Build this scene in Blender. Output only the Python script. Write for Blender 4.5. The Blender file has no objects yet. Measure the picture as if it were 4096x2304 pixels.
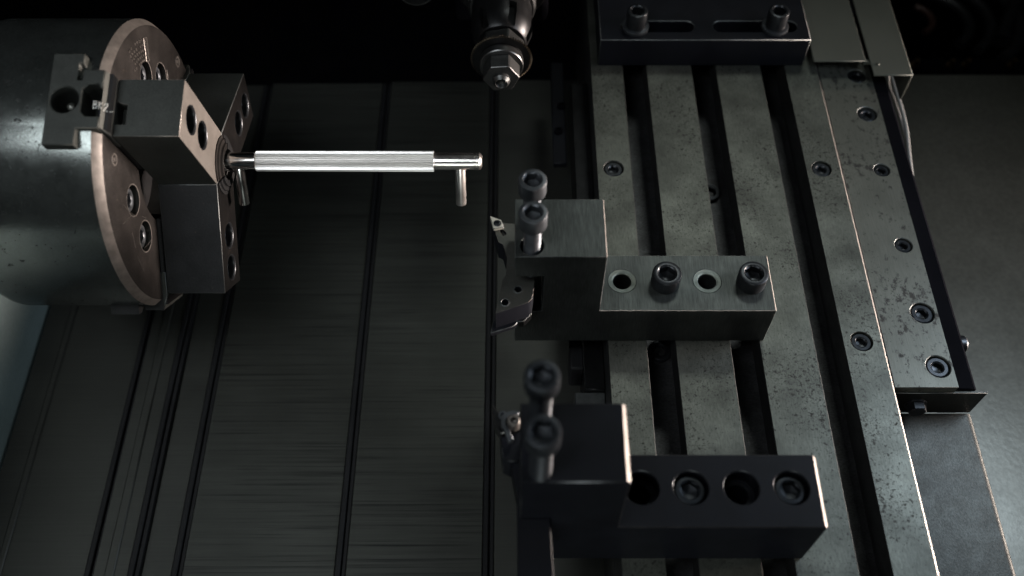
import bpy, bmesh, math, random
from mathutils import Vector, Matrix
random.seed(7)
S = 0.001                       # everything below is written in millimetres
R = math.radians
C = bpy.context.scene.collection

# ------------------------------------------------------------------ camera
cd = bpy.data.cameras.new('camera'); cam = bpy.data.objects.new('camera', cd); C.objects.link(cam)
cam.location = (0, 0, 0.5); cam.rotation_euler = (R(90 - 57.3), 0, 0)
cd.sensor_width = 36; cd.lens = 33.57; cd.clip_start = 0.01; cd.clip_end = 50
cd.dof.use_dof = True; cd.dof.focus_distance = 0.575; cd.dof.aperture_fstop = 4.8
bpy.context.scene.camera = cam

# ------------------------------------------------------------------ world, lamps, exposure
w = bpy.data.worlds.new('World'); bpy.context.scene.world = w; w.use_nodes = True
w.node_tree.nodes['Background'].inputs[0].default_value = (0.55, 0.7, 0.8, 1)
w.node_tree.nodes['Background'].inputs[1].default_value = 0.006

def lamp(name, loc, target, size, power, col, sy=None, spread=180):
    l = bpy.data.lights.new(name, 'AREA'); l.energy = power; l.color = col
    l.shape = 'RECTANGLE'; l.size = size; l.size_y = sy or size; l.spread = R(spread)
    o = bpy.data.objects.new(name, l); C.objects.link(o)
    o.location = Vector(loc) * S
    o.rotation_euler = (Vector(target) * S - o.location).to_track_quat('-Z', 'Y').to_euler()
lamp('rear_overhead_lamp', (250, 760, 720), (150, 260, 0), 0.18, 0.32, (0.92, 1.0, 0.94), 0.13, spread=105)
lamp('spindle_tube_lamp', (-350, 80, 680), (-240, 370, 60), 0.54, 0.62, (0.90, 0.97, 1.0), 0.20, spread=70)
lamp('right_cool_lamp', (450, 330, 270), (265, 190, -30), 0.16, 0.70, (0.72, 0.86, 1.0), spread=130)
lamp('right_warm_lamp', (950, 400, 60), (-100, 340, 70), 0.34, 2.1, (1.0, 0.85, 0.75), 0.26, spread=28)
lamp('added_front_fill', (20, -420, 140), (60, 330, 20), 0.25, 0.42, (0.93, 1.0, 0.95), 0.12, spread=100)  # made-up fill from the camera side, lifts the handle posts and block fronts
vs = bpy.context.scene.view_settings
vs.view_transform = 'Standard'; vs.look = 'None'; vs.exposure = 0.0; vs.gamma = 1.0

# ------------------------------------------------------------------ materials
def material(name, col, rough=0.5, metal=0.0, var=0.25, vscale=25, grain=0.0, gscale=(900, 900, 900),
             bump=0.0, bscale=400, spots=None, spec=0.5, aniso=None, rvar=0.04, blotch=None):
    """spots = (scale, threshold, width, colour, stretch)"""
    m = bpy.data.materials.new(name); m.use_nodes = True; nt = m.node_tree; N = nt.nodes; L = nt.links
    b = N['Principled BSDF']; b.inputs['Metallic'].default_value = metal
    b.inputs['Roughness'].default_value = rough; b.inputs['Specular IOR Level'].default_value = spec
    tc = N.new('ShaderNodeTexCoord')
    def noise(scale, detail=4, vec=None, mapscale=None, rgh=0.55):
        n = N.new('ShaderNodeTexNoise'); n.inputs['Scale'].default_value = scale
        n.inputs['Detail'].default_value = detail; n.inputs['Roughness'].default_value = rgh
        if mapscale:
            mp = N.new('ShaderNodeMapping'); mp.inputs['Scale'].default_value = mapscale
            L.new(tc.outputs['Object'], mp.inputs[0]); L.new(mp.outputs[0], n.inputs['Vector'])
        else: L.new(tc.outputs['Object'], n.inputs['Vector'])
        return n.outputs['Fac']
    def rng(v, a, b_, c, d):
        r = N.new('ShaderNodeMapRange'); L.new(v, r.inputs[0])
        for i, q in enumerate((a, b_, c, d)): r.inputs[i + 1].default_value = q
        return r.outputs[0]
    def mixc(f, a, c2, mode='MIX'):
        x = N.new('ShaderNodeMix'); x.data_type = 'RGBA'; x.blend_type = mode
        if hasattr(f, 'node'): L.new(f, x.inputs[0])
        else: x.inputs[0].default_value = f
        for i, v in ((6, a), (7, c2)):
            if hasattr(v, 'node'): L.new(v, x.inputs[i])
            else: x.inputs[i].default_value = (*v, 1) if len(v) == 3 else v
        return x.outputs[2]
    lo = tuple(c * (1 - var) for c in col); hi = tuple(min(1, c * (1 + var)) for c in col)
    c = mixc(rng(noise(vscale, 5), 0.3, 0.7, 0, 1), lo, hi)
    if blotch: c = mixc(rng(noise(blotch[0], 3), blotch[1], blotch[1] + 0.1, 0, blotch[3]), c, blotch[2])
    if grain:
        g = noise(1.0, 3, mapscale=gscale)
        c = mixc(1.0, c, rng(g, 0.25, 0.75, 1 - grain, 1 + grain), 'MULTIPLY')
    ro = rng(noise(vscale * 2.3, 5), 0.3, 0.7, rough - rvar, rough + rvar)
    if spots:
        for sp in spots:
            sc, th, wd, scol, st = sp
            k = noise(sc, 6, mapscale=st, rgh=0.68) if st else noise(sc, 6, rgh=0.68)
            dens = rng(noise(18, 2), 0.35, 0.65, -0.04, 0.05)
            a = N.new('ShaderNodeMath'); a.operation = 'ADD'; L.new(k, a.inputs[0]); L.new(dens, a.inputs[1])
            f = rng(a.outputs[0], th, th + wd, 0, 1)
            c = mixc(f, c, scol)
            mx = N.new('ShaderNodeMath'); mx.operation = 'MAXIMUM'
            L.new(ro, mx.inputs[0]); L.new(rng(f, 0, 1, 0, 0.75), mx.inputs[1]); ro = mx.outputs[0]
    L.new(c, b.inputs['Base Color']); L.new(ro, b.inputs['Roughness'])
    if aniso is not None: b.inputs['Anisotropic'].default_value = aniso
    if bump:
        h = noise(1.0, 4, mapscale=gscale) if grain else noise(bscale, 5)
        bp = N.new('ShaderNodeBump'); bp.inputs['Strength'].default_value = bump
        bp.inputs['Distance'].default_value = 0.0002
        L.new(h, bp.inputs['Height']); L.new(bp.outputs[0], b.inputs['Normal'])
    return m

PIT = (0.012, 0.011, 0.010)
M = {}
M['table'] = material('ground_cast_iron', (0.088, 0.092, 0.080), 0.46, 0.72, 0.38, 34, 0.22, (900, 260, 900), 0.25,
                      spots=[(330, 0.575, 0.08, (0.030, 0.029, 0.026), None), (800, 0.57, 0.09, (0.035, 0.035, 0.031), None), (60, 0.56, 0.2, (0.055, 0.056, 0.050), None)])
M['plate'] = material('spotted_steel_plate', (0.085, 0.087, 0.075), 0.48, 0.6, 0.12, 30, 0.16, (2600, 120, 900), 0.2,
                      spots=[(1.0, 0.55, 0.09, (0.028, 0.027, 0.025), (240, 180, 240)), (420, 0.61, 0.06, (0.035, 0.034, 0.03), None)])
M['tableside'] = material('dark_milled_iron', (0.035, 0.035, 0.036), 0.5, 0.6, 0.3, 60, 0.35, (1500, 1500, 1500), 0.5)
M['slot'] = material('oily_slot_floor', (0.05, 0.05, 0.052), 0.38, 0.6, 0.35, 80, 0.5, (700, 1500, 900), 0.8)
M['edge'] = material('worn_sidelit_edge', (0.22, 0.20, 0.185), 0.42, 0.85, 0.2, 150)  # worn steel with light from the right painted into its brightness
M['edgecool'] = material('worn_grey_edge', (0.10, 0.105, 0.105), 0.5, 0.85, 0.3, 200)
M['edgesoft'] = material('soft_rail_edge', (0.022, 0.023, 0.022), 0.55, 0.6, 0.3, 200)
M['block'] = material('milled_grey_steel', (0.050, 0.055, 0.053), 0.44, 0.7, 0.25, 40, 0.35, (1700, 130, 130), 0.35,
                      spots=[(500, 0.70, 0.05, (0.03, 0.03, 0.03), None)])
M['blockdark'] = material('black_oxide_block', (0.004, 0.0045, 0.007), 0.5, 0.0, 0.25, 40, 0.12, (2500, 2500, 2500), 0.1, spec=0.15)
M['bolt'] = material('black_oxide_bolt', (0.030, 0.032, 0.036), 0.33, 0.75, 0.3, 120, 0.2, (1500, 1500, 1500), 0.1)
M['boltdark'] = material('matt_black_bolt', (0.022, 0.025, 0.030), 0.42, 0.6, 0.2, 120)
M['boltgrey'] = material('grey_worn_bolt', (0.07, 0.075, 0.083), 0.42, 0.8, 0.25, 120)
M['holder'] = material('nickel_tool_holder', (0.11, 0.11, 0.10), 0.42, 0.8, 0.15, 90, 0.1, (900, 900, 900), 0.1)
M['insert'] = material('carbide_insert', (0.55, 0.52, 0.45), 0.35, 0.4, 0.15, 200)
M['steel'] = material('polished_stainless', (0.78, 0.77, 0.76), 0.16, 1.0, 0.04, 60, rvar=0.04)
M['brushed'] = material('brushed_stainless', (0.80, 0.76, 0.73), 0.24, 1.0, 0.05, 60, 0.12, (60, 4000, 4000), 0.15, rvar=0.04)
M['postmetal'] = material('brushed_post_steel', (0.85, 0.80, 0.77), 0.34, 1.0, 0.05, 60, 0.1, (4000, 60, 60), 0.1, rvar=0.04)
M['ring'] = material('machined_ring', (0.22, 0.24, 0.21), 0.5, 0.3, 0.2, 300)
M['grip'] = material('ribbed_stainless', (0.64, 0.62, 0.605), 0.35, 1.0, 0.05, 60, rvar=0.04)
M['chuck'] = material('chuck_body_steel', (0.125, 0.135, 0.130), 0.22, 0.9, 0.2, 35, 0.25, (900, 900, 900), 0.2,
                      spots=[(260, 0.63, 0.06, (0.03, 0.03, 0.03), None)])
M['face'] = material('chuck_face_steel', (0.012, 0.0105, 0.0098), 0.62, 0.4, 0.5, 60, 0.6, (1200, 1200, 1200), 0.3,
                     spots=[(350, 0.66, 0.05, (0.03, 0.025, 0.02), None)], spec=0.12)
M['rim'] = material('dull_bare_rim', (0.10, 0.09, 0.083), 0.5, 0.7, 0.3, 200)
M['jaw'] = material('soft_jaw_steel', (0.035, 0.037, 0.034), 0.5, 0.6, 0.2, 50, 0.25, (900, 900, 900), 0.25)
M['jawface'] = material('soft_jaw_front', (0.12, 0.108, 0.098), 0.5, 0.6, 0.15, 60, 0.15, (900, 900, 900), 0.15)
M['jawdark'] = material('soft_jaw_dark', (0.011, 0.011, 0.012), 0.45, 0.5, 0.25, 50, 0.3, (900, 900, 900), 0.3,
                        spots=[(700, 0.70, 0.03, (0.10, 0.07, 0.05), None)])
M['jawshade'] = material('shaded_jaw_front', (0.006, 0.0055, 0.0055), 0.42, 0.5, 0.3, 60, 0.3, (900, 900, 900), 0.2, spots=[(900, 0.66, 0.04, (0.09, 0.06, 0.04), None)], spec=0.15)  # darker copy of the soft jaw front with shade painted in
M['black'] = material('matt_black_paint', (0.004, 0.004, 0.005), 0.9, 0, 0.2, spec=0.0)
M['rubber'] = material('black_rubber', (0.006, 0.006, 0.007), 0.6, 0, 0.2, 60, spec=0.2)
M['cover'] = material('way_cover_steel', (0.040, 0.041, 0.037), 0.46, 0.6, 0.22, 9, 0.14, (14, 800, 400), 0.10,
                      blotch=(7, 0.55, (0.012, 0.012, 0.012), 0.6))
M['coverstreak'] = material('streaked_cover_steel', (0.045, 0.047, 0.042), 0.43, 0.65, 0.2, 9, 0.18, (12, 700, 400), 0.12,
                      spots=[(1.0, 0.54, 0.22, (0.010, 0.010, 0.010), (6, 420, 1))])
M['olive'] = material('olive_cover_sheet', (0.065, 0.067, 0.055), 0.55, 0.3, 0.08, 20, 0.08, (1500, 1500, 1500), 0.05)
M['sheet'] = material('brushed_cover_sheet', (0.024, 0.025, 0.023), 0.44, 0.8, 0.15, 50, 0.5, (1500, 900, 900), 0.6)
M['casing'] = material('casing_paint', (0.105, 0.104, 0.090), 0.38, 0.6, 0.10, 12, 0.18, (330, 330, 330), 0.55)
M['casingblue'] = material('casing_blue_grey', (0.20, 0.26, 0.27), 0.5, 0.1, 0.06, 12, 0.08, (500, 500, 500), 0.2)
M['cable'] = material('grey_cable', (0.2, 0.195, 0.19), 0.4, 0, 0.1)
M['hose'] = material('dark_hose', (0.010, 0.010, 0.011), 0.4, 0, 0.2)
M['brass'] = material('dull_brass', (0.06, 0.035, 0.016), 0.4, 0.8, 0.2)
M['copper'] = material('dull_red_hose', (0.05, 0.022, 0.016), 0.45, 0.1, 0.2)
M['spindle'] = material('dark_spindle_steel', (0.018, 0.018, 0.019), 0.36, 0.8, 0.3, 100, 0.2, (900, 900, 900), 0.2)
M['collar'] = material('ground_collar', (0.10, 0.10, 0.10), 0.33, 0.95, 0.15, 100, 0.2, (60, 1800, 60), 0.1)
M['nut'] = material('forged_nut', (0.07, 0.07, 0.07), 0.4, 0.85, 0.2, 120, 0.2, (900, 900, 900), 0.2)
M['sawtooth'] = material('saw_teeth', (0.15, 0.12, 0.09), 0.4, 0.9, 0.2, 120)
M['scratch'] = material('scratched_writing', (0.62, 0.62, 0.60), 0.5, 0.3, 0.1)

# ------------------------------------------------------------------ mesh helpers
def thing(name, label, cat, loc=(0, 0, 0), group=None):
    o = bpy.data.objects.new(name, None); C.objects.link(o); o.empty_display_size = 0.01
    o.location = Vector(loc) * S
    o['label'] = label; o['category'] = cat
    if group: o['group'] = group
    return o
def link(name, bm, mats, parent=None, smooth=38, bevel=0, bseg=1, bmat=None, kind=None, label=None):
    bmesh.ops.recalc_face_normals(bm, faces=bm.faces)
    me = bpy.data.meshes.new(name); bm.to_mesh(me); bm.free()
    if not isinstance(mats, (list, tuple)): mats = [mats]
    for m in mats: me.materials.append(M[m])
    for p in me.polygons: p.use_smooth = True
    me.set_sharp_from_angle(angle=R(smooth))
    o = bpy.data.objects.new(name, me); C.objects.link(o)
    if parent is not None:
        o.parent = parent
        o.matrix_parent_inverse = Matrix.Translation(-parent.location)
    if bevel:
        b = o.modifiers.new('bevel', 'BEVEL'); b.width = bevel * S; b.segments = bseg
        b.limit_method = 'ANGLE'; b.angle_limit = R(50); b.harden_normals = False
        if bmat is not None:
            me.materials.append(M[bmat]); b.material = len(me.materials) - 1
    if kind: o['kind'] = kind
    if label: o['label'] = label
    return o
def vadd(bm, pts): return [bm.verts.new(Vector(p) * S) for p in pts]
def box(bm, x0, x1, y0, y1, z0, z1, mi=0, mat=None):
    v = [(x, y, z) for x in (x0, x1) for y in (y0, y1) for z in (z0, z1)]
    if mat: v = [mat @ Vector(p) for p in v]
    v = vadd(bm, v)
    for f in ((0, 1, 3, 2), (4, 6, 7, 5), (0, 4, 5, 1), (2, 3, 7, 6), (0, 2, 6, 4), (1, 5, 7, 3)):
        bm.faces.new([v[i] for i in f]).material_index = mi
    return v
def prism(bm, poly, a, b, frame=None, mi=0, top=None):
    """poly in (p,q), extruded along third axis a..b. frame maps (p,q,r)->xyz"""
    fr = frame or (lambda p, q, r: (p, q, r))
    lo = vadd(bm, [fr(p, q, a) for p, q in poly]); hi = vadd(bm, [fr(p, q, b) for p, q in poly])
    n = len(poly); f0 = bm.faces.new(lo[::-1]); f1 = bm.faces.new(hi); f0.material_index = mi
    f1.material_index = mi if top is None else top
    for i in range(n):
        f = bm.faces.new((lo[i], lo[(i + 1) % n], hi[(i + 1) % n], hi[i])); f.material_index = mi
def basis(axis):
    a = Vector(axis).normalized()
    t = Vector((0, 0, 1)) if abs(a.z) < 0.9 else Vector((1, 0, 0))
    u = t.cross(a).normalized(); v = a.cross(u)
    return u, v, a
def hexr(th, r, off=0.0):                                  # r = across-flats half width
    k = (th - off) % (math.pi / 3) - math.pi / 6
    return r / math.cos(k)
def lathe(bm, prof, origin, axis, seg=48, mi=0, off=0.0, cap=True, caps=True):
    """prof = [(radius, h, 'c'|'h'|'s', material index?)]; closed by caps at both ends"""
    u, v, a = basis(axis); o = Vector(origin); rings = []
    for e in prof:
        r, h = e[0], e[1]; kd = e[2] if len(e) > 2 else 'c'
        ring = []
        for i in range(seg):
            th = 2 * math.pi * i / seg
            rr = hexr(th, r, off) if kd == 'h' else r
            ring.append(bm.verts.new((o + (u * math.cos(th) + v * math.sin(th)) * rr + a * h) * S))
        rings.append((ring, e[3] if len(e) > 3 else mi))
    for (r0, _), (r1, m1) in zip(rings, rings[1:]):
        for i in range(seg):
            bm.faces.new((r0[i], r0[(i + 1) % seg], r1[(i + 1) % seg], r1[i])).material_index = m1
    if cap:
        bm.faces.new(rings[0][0][::-1]).material_index = rings[0][1]
        bm.faces.new(rings[-1][0]).material_index = rings[-1][1]
def tube(bm, pts, r, seg=10, mi=0, r1=None):
    pts = [Vector(p) for p in pts]; rings = []; n = len(pts); u = None
    for i, p in enumerate(pts):
        d = (pts[min(i + 1, n - 1)] - pts[max(i - 1, 0)]).normalized()
        if u is None: u = basis(d)[0]
        u = (u - d * u.dot(d)).normalized(); v = d.cross(u)
        rr = r if r1 is None else r + (r1 - r) * i / (n - 1)
        rings.append([bm.verts.new((p + (u * math.cos(2 * math.pi * k / seg) + v * math.sin(2 * math.pi * k / seg)) * rr) * S) for k in range(seg)])
    for a, b in zip(rings, rings[1:]):
        for k in range(seg): bm.faces.new((a[k], a[(k + 1) % seg], b[(k + 1) % seg], b[k])).material_index = mi
    bm.faces.new(rings[0][::-1]).material_index = mi; bm.faces.new(rings[-1]).material_index = mi
def spline(pts, n=8):
    P = [Vector(p) for p in pts]; P = [2 * P[0] - P[1]] + P + [2 * P[-1] - P[-2]]; out = []
    for i in range(1, len(P) - 2):
        for k in range(n):
            t = k / n; a, b, c, d = P[i - 1], P[i], P[i + 1], P[i + 2]
            out.append(0.5 * ((2 * b) + (c - a) * t + (2 * a - 5 * b + 4 * c - d) * t * t + (3 * b - a - 3 * c + d) * t ** 3))
    return out + [P[-2]]
def cutters(bm_cut):
    bmesh.ops.recalc_face_normals(bm_cut, faces=bm_cut.faces)
    me = bpy.data.meshes.new('cut'); bm_cut.to_mesh(me); bm_cut.free()
    for k in range(3): me.materials.append(M['black'])
    o = bpy.data.objects.new('cut', me); C.objects.link(o); return o
def cut(o, bm_cut):
    """real boolean: the holes become geometry of o, the cutter is deleted"""
    k = cutters(bm_cut); md = o.modifiers.new('cut', 'BOOLEAN'); md.operation = 'DIFFERENCE'; md.solver = 'EXACT'; md.object = k
    others = [m for m in o.modifiers if m.type == 'BEVEL']
    for m in others: m.show_viewport = False
    dg = bpy.context.evaluated_depsgraph_get(); me = bpy.data.meshes.new_from_object(o.evaluated_get(dg))
    old = o.data; names = [m.name for m in old.materials]
    o.modifiers.remove(md); o.data = me
    idx = [p.material_index for p in me.polygons]
    me.materials.clear()
    for n in names: me.materials.append(bpy.data.materials[n])
    top = len(names) - 1
    for p, q in zip(me.polygons, idx):
        p.material_index = q if q <= top else 0
        p.use_smooth = True
    me.set_sharp_from_angle(angle=R(38)); me.name = o.name
    for m in others: m.show_viewport = True
    kd = k.data; bpy.data.objects.remove(k); bpy.data.meshes.remove(kd); bpy.data.meshes.remove(old)

def cap_screw(name, parent, loc, r, h, axis=(0, 0, 1), shank=0, sr=None, mat='bolt', socket=0.56, depth=0.55, off=0.3, label=None, thread=True):
    """socket-head cap screw: loc = centre of the head's underside; recessed hexagon; threaded shank below"""
    bm = bmesh.new(); c = r * 0.07; sk = r * socket
    sr = sr or r * 0.62
    prof = []
    if shank:
        if thread:
            n = int(shank / 1.9)
            prof += [(sr - 0.75, -shank - .1)]
            for i in range(n):
                z = -shank + i * 1.9
                prof += [(sr - 0.75, z + 0.2), (sr - .7, z + .4), (sr, z + 1.0), (sr, z + 1.25)]
            prof += [(sr - 0.45, -0.05)]
        else: prof += [(sr, -shank), (sr, 0)]
    prof += [(r, 0), (r, h - c * 1.6), (r - c * 0.6, h - c * 0.4), (r - c * 1.6, h), (sk * 1.26, h), (sk * 1.17, h - c * 0.8)]
    prof += [(sk, h - c * 1.5, 'h'), (sk, h - h * depth, 'h'), (sk * 0.25, h - h * depth - sk * 0.25)]
    lathe(bm, prof, loc, axis, 48, off=off)
    return link(name, bm, mat, parent, smooth=32, label=label)

def ring_screw(name, parent, loc, r, off=0.3, mat='bolt', axis=(0, 0, 1), rec=1.0):
    """flush screw sunk in a counterbore: loc = centre at surface level"""
    bm = bmesh.new(); sk = r * 0.42
    prof = [(r * 0.90, -6), (r * 0.90, -rec - 0.5), (r * 0.82, -rec), (sk * 1.35, -rec), (sk * 1.2, -rec - 0.4), (sk, -rec - 0.8, 'h'), (sk, -rec - 3.6, 'h'), (sk * .3, -rec - 4)]
    lathe(bm, prof, loc, axis, 40, off=off)
    return link(name, bm, mat, parent, smooth=32)
def cyl_cut(bm, x, y, z0, z1, r, r2=None, seg=40): lathe(bm, [(r, z0), (r2 or r, z1)], (x, y, 0), (0, 0, 1), seg)

# ------------------------------------------------------------------ the setting: machine floor, walls
bm = bmesh.new(); box(bm, -900, 1100, -300, 1500, -420, -400); o = link('machine_floor', bm, 'black', kind='structure')
bm = bmesh.new(); box(bm, -900, 1100, 1100, 1120, -400, 700); o = link('rear_wall', bm, 'black', kind='structure')
bm = bmesh.new(); box(bm, -353, -343, -250, 420, -400, 90); o = link('left_casing_wall', bm, 'casingblue', kind='structure')
bm = bmesh.new(); box(bm, 276, 1000, -250, 627, -126, -120); o = link('right_casing_wall', bm, 'casing', kind='structure', bevel=1)

# ------------------------------------------------------------------ telescopic way cover (left)
ZP = -100
cov = thing('way_cover', 'dark telescopic sheet steel way cover under the chuck and the ribbed handle', 'way cover', (-180, 300, ZP))
def rail_x(k): return k
segs = [(-342, -262, 0), (-262, -233, 5), (-233, -207, 2), (-207, -105, 4), (-105, -13, 6), (-13, 66, 8)]
for i, (a, b, dz) in enumerate(segs):
    bm = bmesh.new()
    box(bm, a + 1.6, b - 5.6 if i < 5 else b, -200, 592, ZP + dz - 3, ZP + dz)
    if i == 0:                                             # pressed crease on the outermost sheet
        pass
    link('cover_plate', bm, 'coverstreak' if i in (3, 4) else 'cover', cov, bevel=0.5)
for i, (a, b, dz) in enumerate(segs[:-1]):
    bm = bmesh.new()
    box(bm, b - 5.4, b - 1.8, -200, 590, ZP + dz - 3, ZP + dz + 2.0)
    link('wiper_lip', bm, 'rubber', cov, bevel=0.8, bseg=2)
    bm = bmesh.new()
    box(bm, b - 1.2, b + 1.4, -200, 590, ZP + dz - 6, ZP + dz + 0.6)
    link('wiper_clamp', bm, 'rubber', cov, bevel=0.4)
for xx, zz, ww in ((-322, ZP + 1.6, 2.2), (-250, ZP + 6.4, 3.0)):
    bm = bmesh.new(); box(bm, xx - ww, xx + ww, -200, 588, zz - 2, zz)
    link('pressed_rib', bm, 'cover', cov, bevel=1.4, bseg=2)
bm = bmesh.new(); box(bm, -343, 66, -200, 590, ZP - 30, ZP - 8); link('under_frame', bm, 'black', cov)

# ------------------------------------------------------------------ T-slot table
tab = thing('slotted_table', 'long spotted cast iron table with three dark T slots and a bright right edge', 'machine table', (140, 330, -60))
Y0, Y1 = -140, 640
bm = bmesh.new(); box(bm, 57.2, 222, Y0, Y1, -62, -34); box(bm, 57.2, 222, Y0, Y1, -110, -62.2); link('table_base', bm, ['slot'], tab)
rails = [(57.4, 80.9), (97.9, 131.1), (148.4, 181.5), (199.0, 222.2)]
lips = [(57.4, 76), (103, 126), (153.5, 176.5), (204, 222.2)]
railo = []
for (a, b), (c, d) in zip(rails, lips):
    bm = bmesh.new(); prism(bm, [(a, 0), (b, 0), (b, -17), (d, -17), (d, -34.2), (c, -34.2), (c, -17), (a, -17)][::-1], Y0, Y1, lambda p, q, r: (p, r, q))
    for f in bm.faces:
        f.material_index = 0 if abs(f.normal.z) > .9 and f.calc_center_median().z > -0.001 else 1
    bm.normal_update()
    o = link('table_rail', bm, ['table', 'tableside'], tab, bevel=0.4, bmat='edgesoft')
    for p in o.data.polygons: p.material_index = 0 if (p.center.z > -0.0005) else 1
    railo.append(o)
bm = bmesh.new(); prism(bm, [(222.0, -0.2), (223.3, -1.2), (223.3, -3.2), (222.0, -3.2)], Y0, 640, lambda p, q, r: (p, r, q))
link('sidelit_edge', bm, 'edge', tab, label='bevel along the right edge of the table, painted bright as if lit from the right')  # highlight painted in: only this edge is bright, the rail edges stay dark
for idx, (x, y) in ((0, (68.7, 417.2)), (3, (209.4, 416.9)), (3, (210.1, 283.0))):
    k = bmesh.new(); cyl_cut(k, x, y, -9, 2, 6.7); cut(railo[idx], k)
    ring_screw('table_screw', tab, (x, y, 0), 6.7, off=random.random())
for x, y in ((139.6, 421.5), (93.8, 294)):
    ring_screw('table_screw', tab, (x, y, -29.8), 8.2, off=random.random())
bm = bmesh.new(); box(bm, 222.3, 224.5, 254, 640, -60, -3.4); link('side_key', bm, 'tableside', tab)

# ------------------------------------------------------------------ side plate with six sunk screws
sp = thing('side_plate', 'narrow stained steel guide plate with six sunk screws along the right of the table', 'guide plate', (243, 390, -10))
bm = bmesh.new(); box(bm, 224.6, 262.4, 253.6, 560, -14, -3)
pl = link('plate', bm, 'plate', sp, bevel=0.4, bmat='edgecool')
k = bmesh.new()
scr = [(251.8, 506.9, 6.6), (251.9, 469.6, 6.8), (251.5, 418.3, 5.4), (252.4, 355.8, 5.6), (252.7, 304.7, 7.3), (253.5, 267.5, 7.3)]
for x, y, r in scr: cyl_cut(k, x, y, -11, 0, r)
cut(pl, k)
for x, y, r in scr: ring_screw('sunk_screw', sp, (x, y, -3), r, off=random.random())
bm = bmesh.new(); prism(bm, [(263.0, -6.5), (273.0, -6.5), (275, -8.5), (275, -40), (263, -40)], 254.5, 560, lambda p, q, r: (p, r, q))
link('black_edge_strip', bm, 'black', sp, bevel=0.5)
bm = bmesh.new(); lathe(bm, [(5.6, 0), (5.6, 6.2), (4.6, 7.4)], (274.5, 291.5, -19), (1, 0, 0), 32); link('side_bolt', bm, 'bolt', sp)

# ------------------------------------------------------------------ folded bracket under the plate, lower cover
br = thing('folded_bracket', 'thin folded steel bracket with a dark hex bolt below the side plate', 'bracket', (254, 253, -20))
bm = bmesh.new(); prism(bm, [(225.5, -9), (281.6, -9), (281.6, -34.5), (280.6, -35.6), (225.5, -35.6)], 252.7, 254.4, lambda p, q, r: (p, r, q))
link('plate', bm, 'sheet', br, bevel=0.35, bmat='edgecool')
bm = bmesh.new(); lathe(bm, [(6.6, 0), (6.6, 1.2), (5.0, 1.4, 'h'), (5.0, 5.2, 'h'), (4.4, 5.8, 'h')], (243.5, 252.6, -23), (0, -1, 0), 36)
link('hex_bolt', bm, 'bolt', br)
lc = thing('lower_cover', 'brushed sheet metal cover with a glowing rounded right edge at the bottom right', 'cover', (255, 150, -60))
bm = bmesh.new()
arc = [(279 + 4.5 * math.sin(R(t)), -40.6 + 4.5 * math.cos(R(t))) for t in range(0, 91, 15)]
prism(bm, [(223.8, -36.1)] + arc + [(283.5, -119.8), (223.8, -119.8)], -200, 252.4, lambda p, q, r: (p, r, q))
link('cover_sheet', bm, 'sheet', lc, smooth=50)

# ------------------------------------------------------------------ upper cover boxes
uc = thing('upper_cover', 'pale olive sheet metal cover box at the top right behind the side plate', 'cover', (250, 570, 0))
bm = bmesh.new(); box(bm, 217.4, 254.8, 508.6, 660, 8.6, 10); link('cover_panel', bm, 'olive', uc, bevel=0.4, bmat='olive')
bm = bmesh.new(); prism(bm, [(257.8, 10), (285.6, 10), (285.6, -14.5), (284.2, -14.5), (284.2, 8.6), (257.8, 8.6)], 494.6, 660, lambda p, q, r: (p, r, q))
link('folded_panel', bm, 'olive', uc, bevel=0.4, bmat='olive')
bm = bmesh.new(); box(bm, 254.0, 262.0, 509.4, 512.4, 5.2, 8.4); link('joining_tab', bm, 'olive', uc, bevel=0.4)
bm = bmesh.new(); box(bm, 219, 283, 560, 660, -40, 8.4); link('inner_box', bm, 'black', uc)
bm = bmesh.new(); lathe(bm, [(1.4, 0), (1.2, .7), (.7, 1.1)], (262.5, 505, 10), (0, 0, 1), 20); link('rivet', bm, 'olive', uc)

# ------------------------------------------------------------------ cables and hoses at the right
for pts, r, lab in (([(291.5, 560, -20), (292.4, 533, -30), (291.8, 524, -30), (292.2, 506, -30), (291.2, 480, -30), (288.8, 457, -32), (284.3, 422, -33), (281, 405, -40)], 1.5, 'thick pale grey cable hanging from the open cover box'),
                    ([(290, 545, -25), (290.6, 530, -35), (291.2, 515, -35), (291.6, 500, -35), (292.4, 483, -36), (290, 455, -35), (286, 430, -38)], 1.1, 'thin pale grey cable bowed beside the black edge strip')):
    bm = bmesh.new(); tube(bm, spline(pts), r, 10)
    o = link('signal_cable', bm, 'cable', smooth=80); o['label'] = lab; o['category'] = 'cable'; o['group'] = 'cables beside the side plate'
bm = bmesh.new(); box(bm, 288, 291, 508, 512, -37, -30)
hx = [((392, 735), 24, 'copper', 3.5, 'short dull red hose bend just right of the cover box'),
      ((405, 735), 48, 'hose', 5.5, 'smallest dark hose loop in the black recess'),
      ((412, 740), 64, 'hose', 5.5, 'middle dark hose loop in the black recess'),
      ((420, 745), 86, 'hose', 6.5, 'largest dark hose loop in the black recess')]
bm.free()
for (cx, cy), rr, mt, tr, lab in hx:
    bm = bmesh.new(); a0, a1 = (-60, 60) if mt == 'copper' else (-50, 200)
    pts = [(cx + rr * math.cos(R(t)), cy + rr * 0.9 * math.sin(R(t)), -150 - 0.1 * rr) for t in range(a0, a1 + 1, 10)]
    tube(bm, pts, tr, 12)
    o = link('hose', bm, mt, smooth=80); o['label'] = lab; o['category'] = 'hose'; o['group'] = 'hoses in the dark recess'
man = thing('hose_manifold', 'black manifold block with small brass fittings under the dark hoses', 'manifold', (440, 680, -160))
bm = bmesh.new(); box(bm, 370, 560, 672, 690, -190, -160); link('body', bm, 'black', man, bevel=2)
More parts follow.
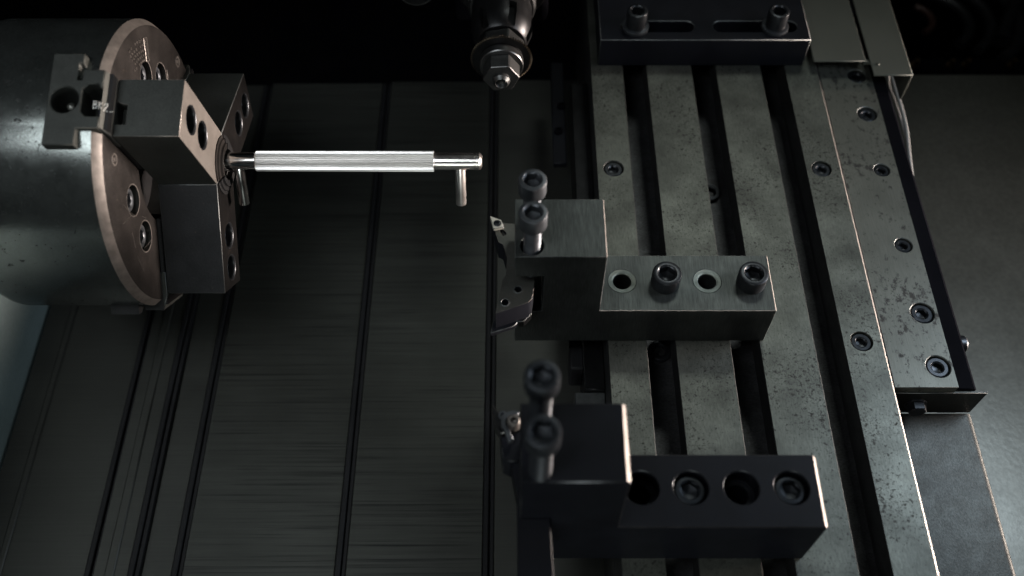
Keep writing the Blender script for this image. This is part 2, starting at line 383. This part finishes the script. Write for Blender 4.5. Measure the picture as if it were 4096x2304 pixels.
for x in (387, 421, 436, 480):
    bm = bmesh.new(); lathe(bm, [(3.2, 0), (3.2, 5), (2.2, 5.2), (2.2, 12)], (x, 678, -160), (0, -.3, 1), 20); link('brass_fitting', bm, 'brass', man)
pp = thing('pipe_clamp', 'dark grey pipe slanting across the top right corner', 'pipe', (478, 709, -150))
bm = bmesh.new(); tube(bm, [(476, 706, -150), (500, 752, -150), (530, 810, -150)], 6, 16); link('pipe', bm, 'hose', pp, smooth=80)
bm = bmesh.new(); lathe(bm, [(8, 0), (8, 9), (7, 10)], (474, 702, -150), (.45, .85, 0), 24); link('clamp_ring', bm, 'hose', pp)

# ------------------------------------------------------------------ slotted rear bar with two bolts
rb = thing('slotted_bar', 'black slotted bar with two socket bolts across the rear end of the table', 'clamp bar', (138, 530, 0))
bm = bmesh.new(); box(bm, 62.8, 212.4, 514, 640, 0.3, 25)
o = link('bar', bm, 'blockdark', rb, bevel=0.5, bmat='edgecool')
k = bmesh.new()
for x0, x1 in ((84, 125), (150, 199)):
    pts = [(x0 + 5.6 * math.cos(R(t)), 528 + 5.6 * math.sin(R(t))) for t in range(90, 271, 15)] + [(x1 + 5.6 * math.cos(R(t)), 528 + 5.6 * math.sin(R(t))) for t in range(-90, 91, 15)]
    prism(k, pts, 4, 30)
cut(o, k)
for x in (88.4, 188.2):
    bm = bmesh.new(); lathe(bm, [(9.6, 0.1), (9.6, 2.0), (8.8, 2.5), (5.2, 2.5)], (x, 527, 25), (0, 0, 1), 48); link('washer', bm, 'boltgrey', rb)
    cap_screw('socket_bolt', rb, (x, 527, 27.6), 7.3, 13.0, off=random.random())

# ------------------------------------------------------------------ tool blocks
def tool_block(label, x0, xt, x1, y0, y1, zl, zt, slot, mat, bev, bmat, cat='tool block'):
    t = thing('tool_block', label, cat, ((x0 + x1) / 2, (y0 + y1) / 2, 0), 'tool blocks clamped across the slotted table')
    bm = bmesh.new()
    cw = 1.5 if bev > .9 else 0.5
    prism(bm, [(x0, 0.4), (x1, 0.4), (x1, zl - cw), (x1 - cw, zl), (xt, zl), (xt, zt - cw), (xt - cw, zt), (x0, zt), (x0, slot[2]), (slot[0], slot[2]), (slot[0], slot[1]), (x0, slot[1])], y0, y1, lambda p, q, r: (p, r, q))
    o = link('body', bm, [mat, bmat], t, bevel=min(bev, .5), bmat='edgecool' if bev < .9 else 'bolt')
    for p in o.data.polygons:
        if p.normal.x > .4 and p.normal.z > .4: p.material_index = 1  # only chamfers facing right go bright: side light put into the colour
    return t, o
# middle block
t1, o1 = tool_block('grey milled steel tool block with raised bolts and ringed holes, middle of the table',
                    1.5, 50, 151, 283.1, 321.4, 35, 89, (17.3, 34.4, 70.4), 'block', 0.5, 'edge')
k = bmesh.new()
for x in (64.0, 113.5):
    lathe(k, [(5.4, -2), (5.4, 34.1), (8.1, 34.3), (8.1, 36)], (x, 303.3, 0), (0, 0, 1), 48)
cyl_cut(k, 10.6, 290.4, 66, 92, 6.2); cyl_cut(k, 10.6, 311.3, 66, 92, 6.2)
cut(o1, k)
for x in (64.0, 113.5):
    bm = bmesh.new(); lathe(bm, [(5.4, 33.2), (5.45, 34.6), (6.2, 35.05), (6.4, 34.9), (7.0, 35.05), (7.2, 34.9), (8.0, 35.1), (8.05, 34.4), (5.4, 33.2)], (x, 303.3, 0), (0, 0, 1), 48, cap=False)
    link('ringed_hole', bm, 'ring', t1)
for x in (88.9, 138.6): cap_screw('socket_bolt', t1, (x, 302.4, 35.1), 8.4, 9.9, off=random.random(), socket=0.55)
for y in (290.4, 311.3): cap_screw('clamp_bolt', t1, (10.6, y, 108.5), 7.4, 9.8, shank=44, sr=4.7, mat='boltgrey', off=random.random(), label='tall clamp bolt with a long bare thread')
# near block
t2, o2 = tool_block('matt black tool block with counterbored holes, nearest the camera and out of focus',
                    3.8, 51.3, 152.8, 151.6, 189.2, 50, 109, (18.3, 14, 63), 'blockdark', 1.0, 'edge')
for m in o2.modifiers: pass
k = bmesh.new()
for x in (64.0, 88.4, 113.4, 138.2):
    lathe(k, [(5.6, -2), (5.6, 38.5), (8.7, 38.6), (8.7, 52)], (x, 171.8, 0), (0, 0, 1), 48)
cut(o2, k)
for x in (88.4, 138.2): cap_screw('socket_bolt', t2, (x, 171.8, 38.7), 7.6, 8.0, mat='boltdark', off=random.random())
for x in (64.0, 113.4):
    bm = bmesh.new(); lathe(bm, [(5.7, 37), (5.7, 38.9), (7.2, 38.9), (7.2, 38.4)], (x, 171.8, 0), (0, 0, 1), 40, cap=False); link('bore_ring', bm, 'bolt', t2)
for y, h in ((153.6 + 2, 145), (178.5, 148.5)): cap_screw('clamp_bolt', t2, (12.2, y + 1, h - 3), 7.5, 9.5, shank=55, sr=4.9, mat='boltdark', off=random.random())

# ------------------------------------------------------------------ turning tools
h1 = thing('turning_tool', 'bare steel turning tool with a small gold tipped insert, held in the middle block', 'turning tool', (2, 300, 52), 'turning tools held in the blocks')
bm = bmesh.new()
prism(bm, [(-11.6, 329.2), (-9.6, 320.5), (-7.7, 313.4), (-5.1, 311.6), (-2.7, 302.4), (-3.3, 291.3), (-5.3, 287.9), (-6.6, 280.5), (-8.8, 266.2),
           (8.6, 272.9), (11.1, 275.8), (12.3, 286), (12.3, 318), (3.5, 326), (-3.5, 326.5)], 44.5, 60)
o = link('shank', bm, ['holder', 'blockdark'], h1, bevel=0.4, bmat='rim')
k = bmesh.new(); cyl_cut(k, 3.3, 281.5, 50, 62, 2.1, seg=24); cyl_cut(k, -3.8, 273.1, 50, 62, 2.0, seg=24)
prism(k, [(-4.6 + .95*a_, 319.2 + b_) for a_, b_ in ((-1.4, -.4), (-.4, -1.5), (.9, -1.4), (1.5, -.2), (1.2, 1.0), (-.8, 3.4), (-2.6, 2.6))], 57, 62)
cut(o, k)
for p in o.data.polygons: p.material_index = 0 if p.normal.z > .5 else 1  # all but the top is blackened: painted shade on bare steel
for x, y in ((3.3, 281.5), (-3.8, 273.1)):
    bm = bmesh.new(); lathe(bm, [(2.1, 60.02), (2.75, 60.05), (2.75, 60.25), (2.2, 60.4), (2.0, 60.2), (2.0, 59)], (x, y, 0), (0, 0, 1), 24, cap=False); link('hole_rim', bm, 'edgecool', h1)
bm = bmesh.new(); prism(bm, [(-10.6, 270), (-11.9, 262.8), (1.2, 267.6), (2.9, 269.4), (3, 280), (-4, 282)], 41, 44.3); link('seat_plate', bm, 'blockdark', h1, bevel=0.3, bmat='edgecool')
bm = bmesh.new(); prism(bm, [(3.2, 270.2), (6.5, 270.5), (11, 275.8), (11, 290), (3.2, 290)], 38.5, 44.3); link('lower_jaw', bm, 'spindle', h1, bevel=0.3, bmat='edgecool')
bm = bmesh.new(); prism(bm, [(-12.6, 330.0), (-6.0, 327.0), (-4.6, 322.0), (-10.6, 320.8)], 60.1, 62.6); o = link('insert', bm, ['insert'], h1, bevel=0.25, bmat='edgecool')
bm = bmesh.new(); lathe(bm, [(2.2, 62.65), (2.2, 63.1), (1.7, 63.4), (1.0, 63.4), (.8, 63.0, 'h'), (.8, 62.5, 'h')], (-8.3, 324.4, 0), (0, 0, 1), 24); link('insert_screw', bm, 'bolt', h1)

h2 = thing('turning_tool', 'dark turning tool with a curved clamp and screw, held in the nearest black block', 'turning tool', (8, 165, 52), 'turning tools held in the blocks')
bm = bmesh.new(); prism(bm, [(2.6, 100), (20.5, 100), (18.2, 152), (18.2, 186), (9.5, 196.5), (-2.2, 191), (-0.8, 183), (2.4, 165)], 40, 60)
link('shank', bm, 'blockdark', h2, bevel=0.6, bmat='blockdark')
bm = bmesh.new(); prism(bm, [(-6.0, 192.5), (6, 196.5), (6, 181), (-1.0, 179.5), (-4.8, 181.5)], 44, 64); link('head', bm, 'blockdark', h2, bevel=0.6, bmat='bolt')
bm = bmesh.new(); prism(bm, [(-10.4, 210.5), (-7.0, 205.5), (6, 203), (6, 197), (-5.5, 193.5), (-8.5, 197)], 58, 66); link('insert', bm, 'spindle', h2, bevel=0.5, bmat='collar')
bm = bmesh.new()
pts = [(0.6 + 6.2 * math.cos(R(t)), 198.0 + 6.2 * math.sin(R(t))) for t in range(60, 231, 15)] + [(-1.8, 187.4), (0.8, 188.6)] + [(0.6 + 3.6 * math.cos(R(t)), 198.0 + 3.6 * math.sin(R(t))) for t in range(230, 59, -15)]
prism(bm, pts, 66.2, 70); link('clamp_arm', bm, 'boltgrey', h2, bevel=0.3)
bm = bmesh.new(); lathe(bm, [(3.3, 66.2), (3.3, 72.4), (2.7, 73.2), (1.6, 73.2), (1.3, 72.4, 'h'), (1.3, 70, 'h'), (.4, 69.5)], (0.8, 197.6, 0), (0, 0, 1), 32); link('clamp_screw', bm, 'rim', h2, smooth=30)
bm = bmesh.new(); lathe(bm, [(2.4, 66.1), (2.4, 67.2), (1.9, 67.6), (1.2, 67.6), (1.2, 66)], (-4.6, 203.0, 0), (0, 0, 1), 28); link('insert_pin', bm, 'boltgrey', h2)

# ------------------------------------------------------------------ small parts left of the table
st = thing('slide_stop', 'dark slide bracket with a grey ledge in the gap between the two tool blocks', 'bracket', (48, 270, -30))
bm = bmesh.new(); box(bm, 38.6, 57.0, 238, 262.8, -60, -28); link('ledge', bm, 'edgecool', st, bevel=0.4)
bm = bmesh.new(); box(bm, 44.5, 57.0, 263, 520, -60, -24); link('guide_bar', bm, 'spindle', st, bevel=0.5)
bm = bmesh.new(); box(bm, 36, 45, 278, 294, -50, -26); link('stop_pad', bm, 'rubber', st, bevel=1.4, bseg=2)
bm = bmesh.new(); box(bm, 37.5, 44.3, 294.5, 330, -50, -30); link('arm', bm, 'black', st, bevel=1)
vb = thing('switch_strip', 'dim vertical strip with two small screws left of the table near the top', 'strip', (37, 500, -42))
bm = bmesh.new(); box(bm, 30.5, 40.5, 456, 560, -46, -41); link('strip', bm, 'blockdark', vb, bevel=0.6)
for x, y in ((39.6, 512.5), (36.5, 487)):
    bm = bmesh.new(); lathe(bm, [(3.2, 0), (3.2, 2), (2.4, 2.6), (1.3, 2.6), (1.2, 1.2)], (x - 1.5, y, -41), (0, 0, 1), 24); link('strip_screw', bm, 'black', vb)

# ------------------------------------------------------------------ live saw spindle at the top
SX, SZ = -6.8, 60
ls = thing('saw_spindle', 'dark collet spindle holding a small toothed slitting saw above the handle tip', 'spindle', (SX, 480, SZ))
def ylathe(prof, name, mat, seg=64, off=0.0, smooth=32, mats=None):
    bm = bmesh.new(); lathe(bm, prof, (SX, 0, SZ), (0, -1, 0), seg, off=off)
    return link(name, bm, mats or mat, ls, smooth=smooth)
ylathe([(5.6, -446), (5.6, -438.6), (3.9, -436.4), (3.5, -436.6), (2.6, -438.6), (.3, -439.4)], 'thread_end', 'nut')
ylathe([(10.3, -451.4, 'h'), (10.3, -441.4, 'h'), (9.9, -440.9, 'h'), (5.2, -440.8)], 'hex_nut', 'nut', off=R(5))
ylathe([(13.9, -457.4), (14.2, -457.0), (14.2, -452.4), (13.7, -451.7), (8, -451.7)], 'front_collar', 'collar')
n = 70; pts = []
for i in range(n):
    a = 2 * math.pi * i / n; b = 2 * math.pi * (i + 0.12) / n; c = 2 * math.pi * (i + 0.85) / n
    pts += [(20.0 * math.cos(a), 20.0 * math.sin(a)), (18.3 * math.cos(b), 18.3 * math.sin(b)), (19.3 * math.cos(c), 19.3 * math.sin(c))]
bm = bmesh.new(); prism(bm, pts, 457.8, 459.2, lambda p, q, r: (SX + p, r, SZ + q), mi=1)
for f in bm.faces:
    if len(f.verts) > 10: f.material_index = 0
link('saw_blade', bm, ['spindle', 'sawtooth'], ls, smooth=20)
ylathe([(13.2, -471.5, 'h'), (13.2, -460.4, 'h'), (12.6, -459.6, 'c')], 'rear_hex_collar', 'collar', off=R(12), seg=72)
o = ylathe([(19.4, -506), (20.2, -505), (20.2, -484), (19.0, -480), (17.0, -474.5), (15.4, -472.6), (10, -472.2)], 'collet_nut', 'spindle', seg=72)
k = bmesh.new()
for q in range(6):
    a = R(60 * q + 22); fr = Matrix.Translation((SX, 0, SZ)) @ Matrix.Rotation(a, 4, 'Y')
    box(k, -2.6, 2.6, 470, 492, 16.2, 24, mat=fr)
cut(o, k)
ylathe([(23, -530), (23, -508.2), (21.4, -506.6), (16, -506.2)], 'spindle_nose', 'collar')
ylathe([(33, -560), (33, -531.5), (31.8, -530.4), (20, -530.2)], 'front_flange', 'spindle')
bm = bmesh.new(); box(bm, -41, 26, 534, 640, 22, 130); link('housing', bm, 'black', ls, bevel=5, bseg=3)
bs = thing('tool_sleeve', 'dim round steel sleeve at the top edge left of the saw spindle', 'sleeve', (-65, 520, 60))
bm = bmesh.new(); lathe(bm, [(12.6, -600), (13.0, -520), (12.4, -519), (11.2, -519), (10.8, -521), (10.8, -545)], (-65.5, 0, 64), (0, -1, 0), 56); link('sleeve', bm, 'collar', bs, smooth=32)
bm = bmesh.new(); box(bm, -110, -44, 560, 640, 40, 130); link('holder', bm, 'black', bs, bevel=3)

# ------------------------------------------------------------------ three-jaw chuck, axis along X
CY, CZ = 370.0, 60.0
ch = thing('lathe_chuck', 'large three-jaw lathe chuck of dull dark steel at the left gripping the handle', 'chuck', (-250, CY, CZ))
def xl(prof, name, mats, seg=128, smooth=32, off=0, label=None, parent=None):
    bm = bmesh.new(); lathe(bm, prof, (0, CY, CZ), (1, 0, 0), seg, off=off)
    return link(name, bm, mats, parent or ch, smooth=smooth, label=label)
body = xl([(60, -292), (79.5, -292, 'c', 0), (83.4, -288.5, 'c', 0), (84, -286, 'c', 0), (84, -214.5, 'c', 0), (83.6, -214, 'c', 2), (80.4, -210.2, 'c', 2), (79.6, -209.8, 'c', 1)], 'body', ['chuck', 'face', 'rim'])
xl([(46, -420), (46, -292.3)], 'spindle_nose', 'black', 64)
def polar(r, t, ang):                                      # r outward along jaw direction, t tangential
    a = R(ang); return (CY + r * math.cos(a) + t * math.sin(a), CZ + r * math.sin(a) - t * math.cos(a))
def fx(ang): return lambda r, t, x: (x, *polar(r, t, ang))
JA = (107.0, 227.0, 347.0)
k = bmesh.new()
# counterbored holes in the face (Y, Z, radius)
HOLES = [(326.6, 81.2, 8.6), (320.4, 55.9, 8.8), (398.0, 104.9, 8.6), (414.2, 87.5, 8.6)]
for y, z, r in HOLES:
    lathe(k, [(r, -220), (r, -205)], (0, y, z), (1, 0, 0), 40)
cut(body, k)
k = bmesh.new()
for a in JA: prism(k, [(20, -12.7), (95, -12.7), (95, 12.7), (20, 12.7)], -237.2, -200, fx(a))
cut(body, k)
k = bmesh.new(); lathe(k, [(34.5, -228), (34.5, -205)], (0, CY, CZ), (1, 0, 0), 64); cut(body, k)
for y, z, r in HOLES:                                       # socket screws sunk in the counterbores, with bright chamfered rims
    cap_screw('face_screw', ch, (-219.5, y, z), r * 0.78, 7.5, axis=(1, 0, 0), mat='boltgrey', off=random.random())
    bm = bmesh.new(); lathe(bm, [(r, -212.5), (r, -209.75), (r + .6, -209.65), (r + .7, -209.9), (r + .6, -212.5)], (0, y, z), (1, 0, 0), 40, cap=False); link('hole_rim', bm, 'rim', ch)
xl([(34.3, -229), (34.3, -227.5), (12, -227.4), (12, -229)], 'centre_plate', 'jawdark', 64)
for y, z in ((341.3, 65.6), (372, 89)):
    cap_screw('centre_screw', ch, (-227.4, y, z), 4.0, 4.0, axis=(1, 0, 0), off=random.random())
for y, z in ((328.8, 113.1), (442.5, 73.1)):
    bm = bmesh.new(); lathe(bm, [(3.6, -209.75), (3.4, -209.3), (2.6, -209.3), (2.3, -209.9), (1.2, -209.9), (1.0, -209.4), (.3, -209.4)], (0, y, z), (1, 0, 0), 24, cap=False)
    link('plug_screw', bm, 'rim', ch)
# engraved emblem and scratched lines on the face: raised burrs of engraved strokes
bm = bmesh.new()
def pf(r, a): return (-209.65, *((CY + r * math.cos(R(a))), (CZ + r * math.sin(R(a)))))
def facebox(r0, r1, a0, a1, w=0.35):
    for p, q in ((pf(r0, a0), pf(r1, a0)), (pf(r1, a0), pf(r1, a1)), (pf(r1, a1), pf(r0, a1)), (pf(r0, a1), pf(r0, a0))): tube(bm, [p, q], w, 5)
facebox(60.5, 73.5, 50.5, 54.5, .3)
for i in range(5): facebox(62 + 2.3 * i, 63.4 + 2.3 * i, 51.3, 53.8, .16)
for i, a in enumerate((57, 59.6, 62.2, 64.8, 67.4, 70, 72.6)):
    for j in range(5):
        r = 61 + 2.9 * j + random.uniform(-.3, .3)
        if random.random() < .85: tube(bm, [pf(r, a), pf(r + 1.4, a + random.uniform(.2, 1.0))], .42, 5)
link('engraving', bm, 'rim', ch, kind='stuff')
bm = bmesh.new()
for (r0, a0, r1, a1) in ((52, 20, 60, 23), (55, 160, 68, 158), (44, 171, 41, 178), (50, 165, 62, 150), (61, 168, 64, 176), (57, 186, 46, 196), (66, 180, 69, 190)):
    tube(bm, [pf(r0 + (r1 - r0) * i / 6, a0 + (a1 - a0) * i / 6 + random.uniform(-.2, .2)) for i in range(7)], .16, 4)
link('face_scratch', bm, 'rim', ch, kind='stuff')

# jaws: each a master jaw in its slot and a soft top jaw on teeth
def circ(cx, cy, r, a0, a1, n=10): return [(cx + r * math.cos(R(a0 + (a1 - a0) * i / n)), cy + r * math.sin(R(a0 + (a1 - a0) * i / n))) for i in range(n + 1)]
for ji, a in enumerate(JA):
    F = fx(a)
    mats = [['jaw', 'jawface'], ['jawdark', 'jawshade'], ['jaw', 'jawshade']][ji]  # two jaws get near-black fronts, their shade put into the colour
    # top jaw, outline in (r, t): square outer end, V nose of 120 degrees
    nose = [(9.6, -16.3), (1.2, -1.5), (1.2, 1.5), (9.6, 16.3)]
    out = [(75.2, -16.3)] + [(75.2, 16.3)] + nose[::-1]
    bm = bmesh.new(); prism(bm, out, -206.4, -172, F, mi=0, top=1)
    tj = link('top_jaw', bm, mats, ch, bevel=0.55, bmat='edge' if ji == 0 else 'edgecool')
    k = bmesh.new()
    for r in ((60.5, 41.0) if ji == 0 else (63.0, 43.0)):
        y, z = polar(r, 0, a); lathe(k, [(7.6, -190), (7.6, -170)], (0, y, z), (1, 0, 0), 40); lathe(k, [(5.0, -204), (5.0, -188)], (0, y, z), (1, 0, 0), 32)
    # turned recess round the gripped bar
    lathe(k, [(9.2, -184), (9.2, -170)], (0, 371.5, 61.1), (1, 0, 0), 48)
    cut(tj, k)
    for r in ((60.5, 41.0) if ji == 0 else (63.0, 43.0)):
        y, z = polar(r, 0, a)
        bm = bmesh.new()
        pr = [(7.55, -190), (7.2, -188)]
        for q in range(8): pr += [(7.55, -187.4 + q * 1.9), (7.2, -186.4 + q * 1.9)]
        pr += [(7.6, -172.0), (8.2, -171.75), (8.3, -172.3), (7.9, -190)]
        lathe(bm, pr, (0, y, z), (1, 0, 0), 40, cap=False); link('jaw_bore', bm, 'bolt', tj, smooth=60)
        cap_screw('jaw_screw', tj, (-198, y, z), 6.4, 6.5, axis=(1, 0, 0), mat='spindle', off=random.random())
    # turned nose rings: the raised lip of a soft jaw bored in place, a sector of 120 degrees
    bm = bmesh.new(); prof = [(9.2, -174), (9.2, -169.2), (12.6, -169.0), (13.0, -170.2), (15.4, -170.3), (15.8, -171.2), (17.6, -171.3), (17.8, -173)]
    secs = []
    for i in range(25):
        th = a - 57 + 114 * i / 24; y, z = math.cos(R(th)), math.sin(R(th))
        secs.append([bm.verts.new(Vector((x, CY + r * y, CZ + r * z)) * S) for r, x in prof])
    for p, q in zip(secs, secs[1:]):
        for j in range(len(prof)): bm.faces.new((p[j], p[(j + 1) % len(prof)], q[(j + 1) % len(prof)], q[j]))
    bm.faces.new(secs[0]); bm.faces.new(secs[-1][::-1])
    link('bored_lip', bm, 'face' if ji == 0 else 'jawdark', tj)
    # serrated joint
    bm = bmesh.new(); r = 30.0
    prism(bm, [(r, -209.4), (82, -209.4), (82, -208.0)] + [p for i in range(34, -1, -1) for p in ((r + 1.5 * i + .75, -206.6), (r + 1.5 * i, -208.0))], -15.6, 15.9,
          lambda p, q, s_, F=F: F(p, s_, q))
    link('jaw_teeth', bm, 'jawdark', tj, smooth=10)
    # master jaw with its T-shaped outer end
    bm = bmesh.new()
    T = [(-237.5, -25.8), (-221, -25.8), (-221, -16.6), (-209.6, -16.6), (-209.6, 16.6), (-221, 16.6), (-221, 25.8), (-237.5, 25.8)]
    prism(bm, T, 62, 85.6, lambda p, q, s_, F=F: F(s_, q, p))
    mj = link('master_jaw', bm, 'jaw' if ji != 1 else 'jawdark', ch, bevel=0.6, bmat='jaw')
    bm = bmesh.new(); prism(bm, [(76, -206.8), (85.6, -209.6), (62, -209.6), (62, -206.8)], -16.4, 16.4, lambda p, q, s_, F=F: F(p, s_, q))
    link('sloped_shoulder', bm, 'jaw', ch, bevel=.5, bmat='edgecool')
    k = bmesh.new(); y, z = polar(60, -0.6, a); u = Vector((0, math.cos(R(a)), math.sin(R(a))))
    lathe(k, [(7.2, 6), (7.2, 40)], (-228.7, y, z), u, 40)
    P = [(-220, 5.2), (-217, 8.3), (-212.3, 8.3), (-211.2, 6.1), (-207.2, 5.6), (-202.6, 1.9), (-199, 1.1), (-199, -9.8), (-212.9, -9.8), (-217.3, -9.6), (-219.9, -7.0)]
    if ji == 0:
        prism(k, P, 68, 90, lambda p, q, s_, F=F: F(s_, q, p))
    box(k, -1.2, 1.2, -4.5, 4.5, -4, 4, mat=Matrix.Translation(F(85.6, 15.5, -222.2)))
    cut(mj, k)
    bm = bmesh.new(); lathe(bm, [(2.4, 5), (2.4, 16), (1.9, 18), (.6, 19)], (-228.7, y, z), u, 24); link('jaw_pin', bm, 'holder', mj)
    if ji == 0:
        k = bmesh.new(); prism(k, [(-210, 4), (-206, 3.5), (-202.8, 2), (-200.5, 1.6), (-200.5, -9.6), (-210, -9.6)], 66, 90, lambda p, q, s_, F=F: F(s_, q, p)); cut(tj, k)
        bm = bmesh.new(); prism(bm, [(-213, 0.5), (-209.8, 0.5), (-209.8, -9.7), (-213, -9.7)], 70, 80, lambda p, q, s_, F=F: F(s_, q, p)); link('pocket_ledge', bm, 'blockdark', ch)
        # hand scratched characters, in the order  B K 2 -
        bm = bmesh.new()
        G = [[(0, 0), (0, 4)], [(0, 4), (1.6, 3.6), (1.5, 2.5), (0, 2.1)], [(0, 2.1), (1.9, 1.7), (1.8, .4), (0, 0)],
             [(2.7, 0), (2.9, 3.7)], [(4.3, 3.4), (2.8, 1.8), (4.2, .2)],
             [(5.6, 2.2), (6.2, 3.2), (7.3, 3.0), (7.3, 1.9), (5.5, -.9), (7.6, -1.1)], [(8.6, -1.3), (10.6, -.9)]]
        for g in G: tube(bm, [F(86.0, -5.6 + q - .1 * p, -213.2 + p) for p, q in g], .17, 5)
        link('scratched_writing', bm, 'scratch', mj)

# ------------------------------------------------------------------ ribbed stainless pull handle
HY, HZ = 371.5, 61.1
hd = thing('pull_handle', 'bright stainless pull handle with a finely ribbed grip and two posts, gripped in the chuck', 'handle', (-100, HY, HZ))
def hl(prof, name, mat, seg=64, smooth=30):
    bm = bmesh.new(); lathe(bm, prof, (0, HY, HZ), (1, 0.0, -0.0032), seg)
    return link(name, bm, mat, hd, smooth=smooth)
hl([(5.1, -200), (5.1, -151.5)], 'left_shaft', 'steel')
bm = bmesh.new(); nr = 36; prof = []
ring = []
for i in range(nr):
    for f, rr in ((0.0, 5.35), (0.10, 5.40), (0.24, 6.05), (0.5, 6.28), (0.76, 6.05), (0.90, 5.40)):
        a = 2 * math.pi * (i + f) / nr; ring.append((rr * math.cos(a), rr * math.sin(a)))
prism(bm, ring, -152.2, -46.6, lambda p, q, r: (r, HY + p, HZ + q - .0032 * r))
link('ribbed_grip', bm, 'grip', hd, smooth=60)
hl([(5.3, -46.6), (5.3, -46.0), (5.05, -45.6), (5.05, -22.4), (4.5, -22.2), (4.5, -21.8), (5.15, -21.6), (5.15, -20.8), (4.9, -20.5), (4.9, -20.2), (5.2, -20.0), (5.2, -19.4), (3.9, -18.1), (3.2, -17.9)], 'end_shaft', 'brushed')
hl([(5.2, -152.6), (5.9, -152.5), (6.2, -152.0), (6.0, -151.9)], 'grip_collar', 'steel')
D3 = Vector((0, -0.47, -0.883)).normalized()
for x, mt in ((-163.4, 'steel'), (-31.0, 'postmetal')):
    bm = bmesh.new(); lathe(bm, [(3.1, 2), (3.1, 27.6), (2.8, 28.0)], (x, HY, HZ - .0032 * x), D3, 40)
    link('post', bm, mt, hd)
# ------------------------------------------------------------------ a few chips of swarf in the slots
bm = bmesh.new()
for i in range(90):
    x0_, x1_ = random.choice(((84, 96), (135, 147), (186, 197), (186, 197)))
    x = random.uniform(x0_, x1_); y = random.uniform(100, 505); z = -33.6
    a = random.uniform(0, 6.28); l = random.uniform(.25, .8)
    tube(bm, [(x, y, z), (x + l * math.cos(a), y + l * math.sin(a), z + random.uniform(.1, .5)), (x + 1.6 * l * math.cos(a + .7), y + 1.6 * l * math.sin(a + .7), z + .1)], random.uniform(.07, .16), 4)
o = link('metal_chips', bm, 'collar', kind='stuff'); o['label'] = 'tiny bright metal chips scattered in the dark table slots'; o['category'] = 'metal chips'
print('objects', len(bpy.data.objects))
